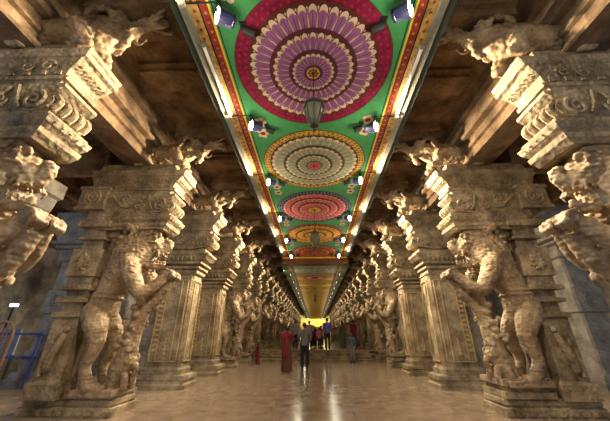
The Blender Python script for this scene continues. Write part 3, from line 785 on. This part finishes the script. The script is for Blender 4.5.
# added lamps, put in to brighten the end wall
for k, x in enumerate((-1.6, 1.6)):
    t = thing('added_lamp', 'added lamp to brighten the yellow end wall, %s one' % ('left' if x < 0 else 'right'), 'light', (x, YE - 4, ZF - .06))
    bm = bmesh.new(); lathe(bm, [(.2, -.05), (.22, 0), (.15, .06)], seg=16); build('shade', bm, M['lens_far'], t)
    L = bpy.data.lights.new('hall_light', 'SPOT'); L.energy = 800; L.color = (1, .9, .55); L.spot_size = 2.4; L.spot_blend = .6; L.shadow_soft_size = .2
    lo = obj('spot_beam', L, t, (0, 0, -.1)); lo.rotation_euler = (math.radians(65), 0, 0)

# shrine on the end wall
t = thing('shrine', 'dark gilded shrine arch in front of the bright yellow end wall', 'shrine', (0, YE - 2, UP))
bm = bmesh.new(); box(bm, -2.4, 2.4, -.6, .6, 0, .7); build('base', bm, M['brown'], t)
bm = bmesh.new()
for s in (-1, 1): box(bm, s * 1.7 - .25, s * 1.7 + .25, -.3, .3, .7, 3.0)
box(bm, -2.1, 2.1, -.35, .35, 3.0, 3.35); build('arch', bm, M['ochre'], t)
bm = bmesh.new(); lathe(bm, [(.5, .7), (.6, .9), (.35, 1.5), (.4, 1.9), (.2, 2.3), (.05, 2.6)], seg=12); build('idol', bm, M['brown'], t)

# ------------------------------------------------------------------ people
CL = {}
def cloth(n, c, r=.8): CL[n] = plain(n, c, r, 0, .25, 25, bump=.3); return CL[n]
cloth('skin', (.16, .075, .04), .5); cloth('hair', (.01, .008, .007), .4); cloth('grey_shirt', (.13, .14, .155)); cloth('navy_trousers', (.012, .014, .05)); cloth('red_sari', (.15, .007, .014)); cloth('brown_sari', (.11, .035, .022))
cloth('blue_shirt', (.10, .12, .48)); cloth('black_trousers', (.012, .012, .02)); cloth('maroon', (.22, .02, .05)); cloth('white_shirt', (.24, .23, .25)); cloth('green_dress', (.06, .10, .05)); cloth('dark_dress', (.03, .015, .02)); cloth('denim', (.05, .075, .12)); cloth('pale_trousers', (.17, .16, .145)); cloth('pink_top', (.45, .12, .22))
def hand(bm, w, d, s):
    """palm with four fingers and a thumb hanging from the wrist w along d"""
    w = Vector(w); d = Vector(d).normalized(); f = Vector((0, 1, 0)); f = (f - d * f.dot(d)).normalized(); inn = Vector((-s, 0, 0))
    p = w + d * .05; tube(bm, [w, w + d * .045, w + d * .09], [.024, .034, .03], 8, 1, flat=.6); ball(bm, p, (.02, .036, .045), seg=8)
    for k, L in enumerate((.066, .076, .07, .054)):
        a = w + d * .085 + f * (.027 - .018 * k)
        tube(bm, [a, a + d * L * .5 + inn * .004, a + d * L + inn * .018], [.0095, .009, .0075], 6, 1)
    a = w + d * .03 + f * .026
    tube(bm, [a, a + f * .026 + d * .028, a + f * .03 + d * .058 + inn * .01], [.012, .011, .009], 6, 1)
def person(x, y, z, H, label, top, bottom, dress=None, rz=0, pose='stand', stride=.0, arms=None, hair='short', group='visitors in the corridor'):
    """figure faces +y locally (away from the camera at rz = 0)"""
    t = thing('person', label, 'person', (x, y, z), group, rz); k = H / 1.72
    V = lambda a, b, c: (a * k, b * k, c * k)
    female = hair != 'short'
    sh = .18 if female else .205
    bm = bmesh.new()
    tube(bm, [V(0, 0, .86), V(0, -.005, 1.0), V(0, .0, 1.12), V(0, .0, 1.3), V(0, -.01, 1.42), V(0, 0, 1.47)], [r * k for r in (.15, .145, .13, .15, .13, .06)], 14, flat=.7)
    limb(bm, [V(0, 0, 1.42), V(0, .015, 1.54)], [.055 * k, .05 * k])
    ball(bm, V(0, .015, 1.62), (.076 * k, .094 * k, .108 * k)); ball(bm, V(0, .03, 1.565), (.055 * k, .07 * k, .06 * k))
    tube(bm, [V(0, .1, 1.635), V(0, .128, 1.597)], [.01 * k, .016 * k], 6, 1)
    for s in (-1, 1):
        ball(bm, V(s * .078, .005, 1.615), (.012 * k, .02 * k, .03 * k), seg=8); ball(bm, V(s * .03, .095, 1.64), .013 * k, seg=8)
    tube(bm, [V(-.025, .1, 1.562), V(0, .108, 1.56), V(.025, .1, 1.562)], .008 * k, 6, 1)
    A = arms or {-1: [(-sh, 0, 1.4), (-.25, -.02, 1.13), (-.24, .05, .88)], 1: [(sh, 0, 1.4), (.25, -.02, 1.13), (.24, .05, .88)]}
    for s in (-1, 1):
        p = [V(*q) for q in A[s]]; limb(bm, p, [.052 * k, .042 * k, .026 * k]); hand(bm, p[2], Vector(p[2]) - Vector(p[1]), s)
    legs = {}
    for s in (-1, 1):
        o = stride * s
        legs[s] = [V(s * .09, 0, .88), V(s * .1, .02 + o * .5, .48), V(s * .1, -.02 + o, .09)]
        if pose == 'sit': legs[s] = [V(s * .09, 0, .88), V(s * .12, .38, .84), V(s * .12, .36, .45)]
        limb(bm, legs[s], [.088 * k, .058 * k, .04 * k])
        f = Vector(legs[s][2]); ball(bm, f + Vector(V(0, .06, -.045)), (.045 * k, .12 * k, .042 * k))
    obj('body', sculpt(bm, 'body', CL['skin'], .0105 * k, 0, 1), t)
    bm = bmesh.new()                                        # top
    if top:
        tube(bm, [V(0, 0, .84), V(0, 0, 1.0), V(0, 0, 1.15), V(0, 0, 1.32), V(0, -.01, 1.43), V(0, 0, 1.485)], [r * k for r in (.178, .17, .16, .178, .15, .07)], 16, flat=.74)
        for s in (-1, 1):
            p = [V(*q) for q in A[s]]; m = Vector(p[0]).lerp(Vector(p[1]), 1.0); e = m.lerp(Vector(p[2]), .25)
            limb(bm, [p[0], tuple(Vector(p[0]).lerp(m, .6)), tuple(e if not female else Vector(p[0]).lerp(m, .7))], [.07 * k, .066 * k, .06 * k])
        obj('shirt' if not dress else 'blouse', sculpt(bm, 'shirt', CL[top], .014 * k, .006, 2, 14), t)
    else: bm.free()
    bm = bmesh.new()
    if dress:
        tube(bm, [V(0, 0, 1.12), V(0, 0, .95), V(0, .01, .7), V(0, .01, .4), V(0, .02, .05)], [r * k for r in (.15, .185, .2, .2, .22)], 20, flat=.78)
        for j in range(14):
            a = 2 * PI * j / 14; tube(bm, [V(.17 * math.cos(a), .135 * math.sin(a), .95), V(.19 * math.cos(a), .15 * math.sin(a), .5), V(.215 * math.cos(a), .17 * math.sin(a) + .02, .05)], .018 * k, 6)
        obj('skirt', sculpt(bm, 'skirt', CL[bottom], .015 * k, .004, 1, 10), t)
        bm = bmesh.new()                                    # drape over the shoulder, hanging behind
        tube(bm, [V(.10, .12, 1.1), V(-.1, .13, 1.38), V(-.15, 0, 1.48), V(-.13, -.13, 1.38), V(-.1, -.15, 1.1), V(-.1, -.17, .8), V(-.09, -.18, .55)], [r * k for r in (.05, .07, .07, .09, .12, .13, .12)], 12, flat=.25)
        for j in range(3): tube(bm, [V(-.2 + .1 * j, -.15, 1.38), V(-.17 + .08 * j, -.18, 1.0), V(-.16 + .07 * j, -.2, .56)], .016 * k, 6)
        obj('drape', sculpt(bm, 'drape', CL[dress], .013 * k, .003, 1), t)
    else:
        for s in (-1, 1):
            L = [Vector(q) for q in legs[s]]; lo = L[1].lerp(L[2], .93)
            limb(bm, [tuple(L[0]), tuple(L[1]), tuple(lo)], [.108 * k, .082 * k, .068 * k])
        ball(bm, V(0, 0, .9), (.17 * k, .125 * k, .12 * k))
        obj('trousers', sculpt(bm, 'trousers', CL[bottom], .014 * k, .005, 2, 12), t)
        bm = bmesh.new()
        for s in (-1, 1): ball(bm, Vector(legs[s][2]) + Vector(V(0, .06, -.047)), (.05 * k, .13 * k, .04 * k))
        build('shoes', bm, M['black'], t)
    bm = bmesh.new()
    ball(bm, V(0, -.005, 1.645), (.087 * k, .098 * k, .1 * k))
    if female: ball(bm, V(0, -.1, 1.59), (.055 * k, .05 * k, .055 * k))
    if hair == 'braid': tube(bm, [V(0, -.09, 1.6), V(0, -.12, 1.45), V(0, -.16, 1.2), V(0, -.17, 1.0)], [r * k for r in (.04, .035, .03, .015)], 8)
    obj('hair', sculpt(bm, 'hair', CL['hair'], .012 * k, .005, 1, 40), t)
    if pose == 'sit': t.location.z = z - .48 * k
    return t
person(-1.16, 12.3, 0, 1.68, 'woman in a red and brown sari seen from behind, nearest the camera', 'red_sari', 'brown_sari', 'red_sari', .1, hair='bun',
       arms={-1: [(-.18, 0, 1.4), (-.27, -.03, 1.14), (-.26, .02, .9)], 1: [(.18, 0, 1.4), (.24, .02, 1.15), (.12, .2, 1.1)]})
person(-.52, 13.9, 0, 1.84, 'man in grey shirt and dark blue trousers seen from behind beside the woman in red', 'grey_shirt', 'navy_trousers', stride=.05,
       arms={-1: [(-.205, 0, 1.4), (-.27, -.02, 1.14), (-.2, .16, 1.02)], 1: [(.205, 0, 1.4), (.28, -.02, 1.14), (.22, .15, 1.0)]})
person(.72, 19.3, UP, 1.78, 'man in bright blue shirt and black trousers standing above the steps', 'blue_shirt', 'black_trousers', rz=-.3)
person(.22, 19.9, UP, 1.25, 'child in a pink top and dark trousers beside the man in blue', 'pink_top', 'black_trousers', rz=.2)
person(-.45, 21.0, UP, 1.72, 'person in white shirt above the steps, mostly hidden by the man in grey', 'white_shirt', 'black_trousers')
person(-1.35, 19.8, UP, 1.7, 'man in white shirt above the steps, left of the man in grey', 'white_shirt', 'black_trousers')
person(-.12, 23.0, UP, 1.45, 'small person in dark clothes farther back near the centre of the corridor', 'dark_dress', 'dark_dress', 'dark_dress', hair='braid')
person(.42, 24.5, UP, 1.5, 'person in maroon clothes farther back between the child and the centre', 'maroon', 'dark_dress', 'maroon', hair='bun')
person(1.75, 20.2, UP, 1.6, 'woman in dark green dress above the steps, next to the woman in red', 'green_dress', 'green_dress', 'green_dress', hair='braid', rz=.5)
person(2.45, 20.0, UP, 1.72, 'woman in a long red dress above the steps on the right', 'red_sari', 'red_sari', 'red_sari', hair='bun', rz=.6)
person(1.95, 16.9, 0, 1.45, 'person in blue grey top and pale trousers standing by the right end of the steps', 'denim', 'pale_trousers', rz=2.6)
person(-2.95, 15.75, 0, .98, 'small child in red clothes beside the pillar at the left of the steps', 'red_sari', 'red_sari', 'red_sari', hair='bun', rz=-1.0)

# ------------------------------------------------------------------ left aisle clutter
t = thing('metal_barrier', 'blue painted two rail barrier in the left aisle', 'barrier', (-9.2, 8.6, 0))
M['blue'] = plain('blue_paint', (.04, .07, .30), .4); M['white'] = plain('white_board', (.25, .28, .4), .5, 0, .05)
bm = bmesh.new()
for z in (.75, 1.35): tube(bm, [(-1.8, 0, z), (1.3, 0, z)], .03, 8, 1)
build('rail', bm, M['blue'], t)
for x in (-1.7, 1.2):
    bm = bmesh.new(); tube(bm, [(x, 0, 0), (x, 0, 1.4)], .035, 8, 1); build('post', bm, M['blue'], t)
t = thing('notice_board', 'white notice board standing behind the blue barrier in the left aisle', 'board', (-9.9, 9.6, 0))
bm = bmesh.new(); box(bm, -.28, .28, -.02, .02, .7, 1.5); build('panel', bm, M['white'], t)
for x in (-.26, .26):
    bm = bmesh.new(); box(bm, x - .02, x + .02, -.04, .04, 0, .75); build('leg', bm, M['metal'], t)
t = thing('cane_chair', 'brown high backed cane seat at the left edge of the aisle', 'chair', (-8.4, 7.6, 0))
bm = bmesh.new(); box(bm, -.35, .3, -.3, .3, .42, .5); build('seat', bm, M['brown'], t)
bm = bmesh.new()
tube(bm, [(-.32, .25, .5), (-.3, .25, 1.4), (0, .25, 1.65), (.3, .25, 1.4), (.28, .25, .5)], .035, 8)
for k in range(6): tube(bm, [(-.3 + .11 * k, .25, .5), (-.3 + .11 * k, .25, 1.5)], .012, 6, 1)
for k in range(7): tube(bm, [(-.3, .25, .6 + .13 * k), (.3, .25, .6 + .13 * k)], .012, 6, 1)
build('backrest', bm, plain('cane', (.3, .16, .08), .6), t)
for x in (-.3, .25):
    for y in (-.25, .25):
        bm = bmesh.new(); tube(bm, [(x, y, 0), (x, y, .43)], .03, 8, 1); build('leg', bm, M['brown'], t)
t = thing('hall_light', 'bluish white lamp glowing on a post in the far left aisle', 'light', (-11.3, 10.6, 0))
bm = bmesh.new(); tube(bm, [(0, 0, 0), (0, 0, 2.35)], .03, 8, 1); build('post', bm, M['metal'], t)
bm = bmesh.new(); box(bm, -.12, .12, -.05, .05, 2.3, 2.4); build('diffuser', bm, plain('blue_lamp', (.6, .7, 1), .4, 0, 0, 5, (.35, .5, 1), 7), t)

# ------------------------------------------------------------------ side daylight and added front fill
def area(x, y, z, sx, sy, rot, e, col):
    L = bpy.data.lights.new('daylight_and_fill', 'AREA'); L.shape = 'RECTANGLE'; L.size = sx; L.size_y = sy; L.energy = e; L.color = col
    o = bpy.data.objects.new('daylight_and_fill', L); C.objects.link(o); o.location = (x, y, z); o.rotation_euler = rot
for s in (-1, 1):
    area(s * 14.2, -1, 3.2, 14, 4.4, (0, s * PI / 2, 0), 1900 if s < 0 else 1100, (.55, .72, 1))
area(0, -8.5, 3.4, 16, 5.5, (math.radians(90), 0, 0), 250, (1, .88, .72))     # added warm fill from behind the camera for the front faces
w = bpy.data.worlds.new('World'); S.world = w; w.use_nodes = True
w.node_tree.nodes['Background'].inputs[0].default_value = (.45, .6, .9, 1); w.node_tree.nodes['Background'].inputs[1].default_value = .15

# ------------------------------------------------------------------ camera
cam = bpy.data.cameras.new('Camera'); co = bpy.data.objects.new('Camera', cam); C.objects.link(co)
cam.sensor_width = 36; cam.lens = 278.6 / 610 * 36; cam.clip_end = 300; cam.clip_start = .05
co.location = (-.024, 0, CAMH); co.rotation_euler = (PI / 2 + .4227, 0, .0346)
S.camera = co
S.view_settings.view_transform = 'Standard'; S.view_settings.look = 'None'; S.view_settings.gamma = 1; S.view_settings.exposure = 0.55
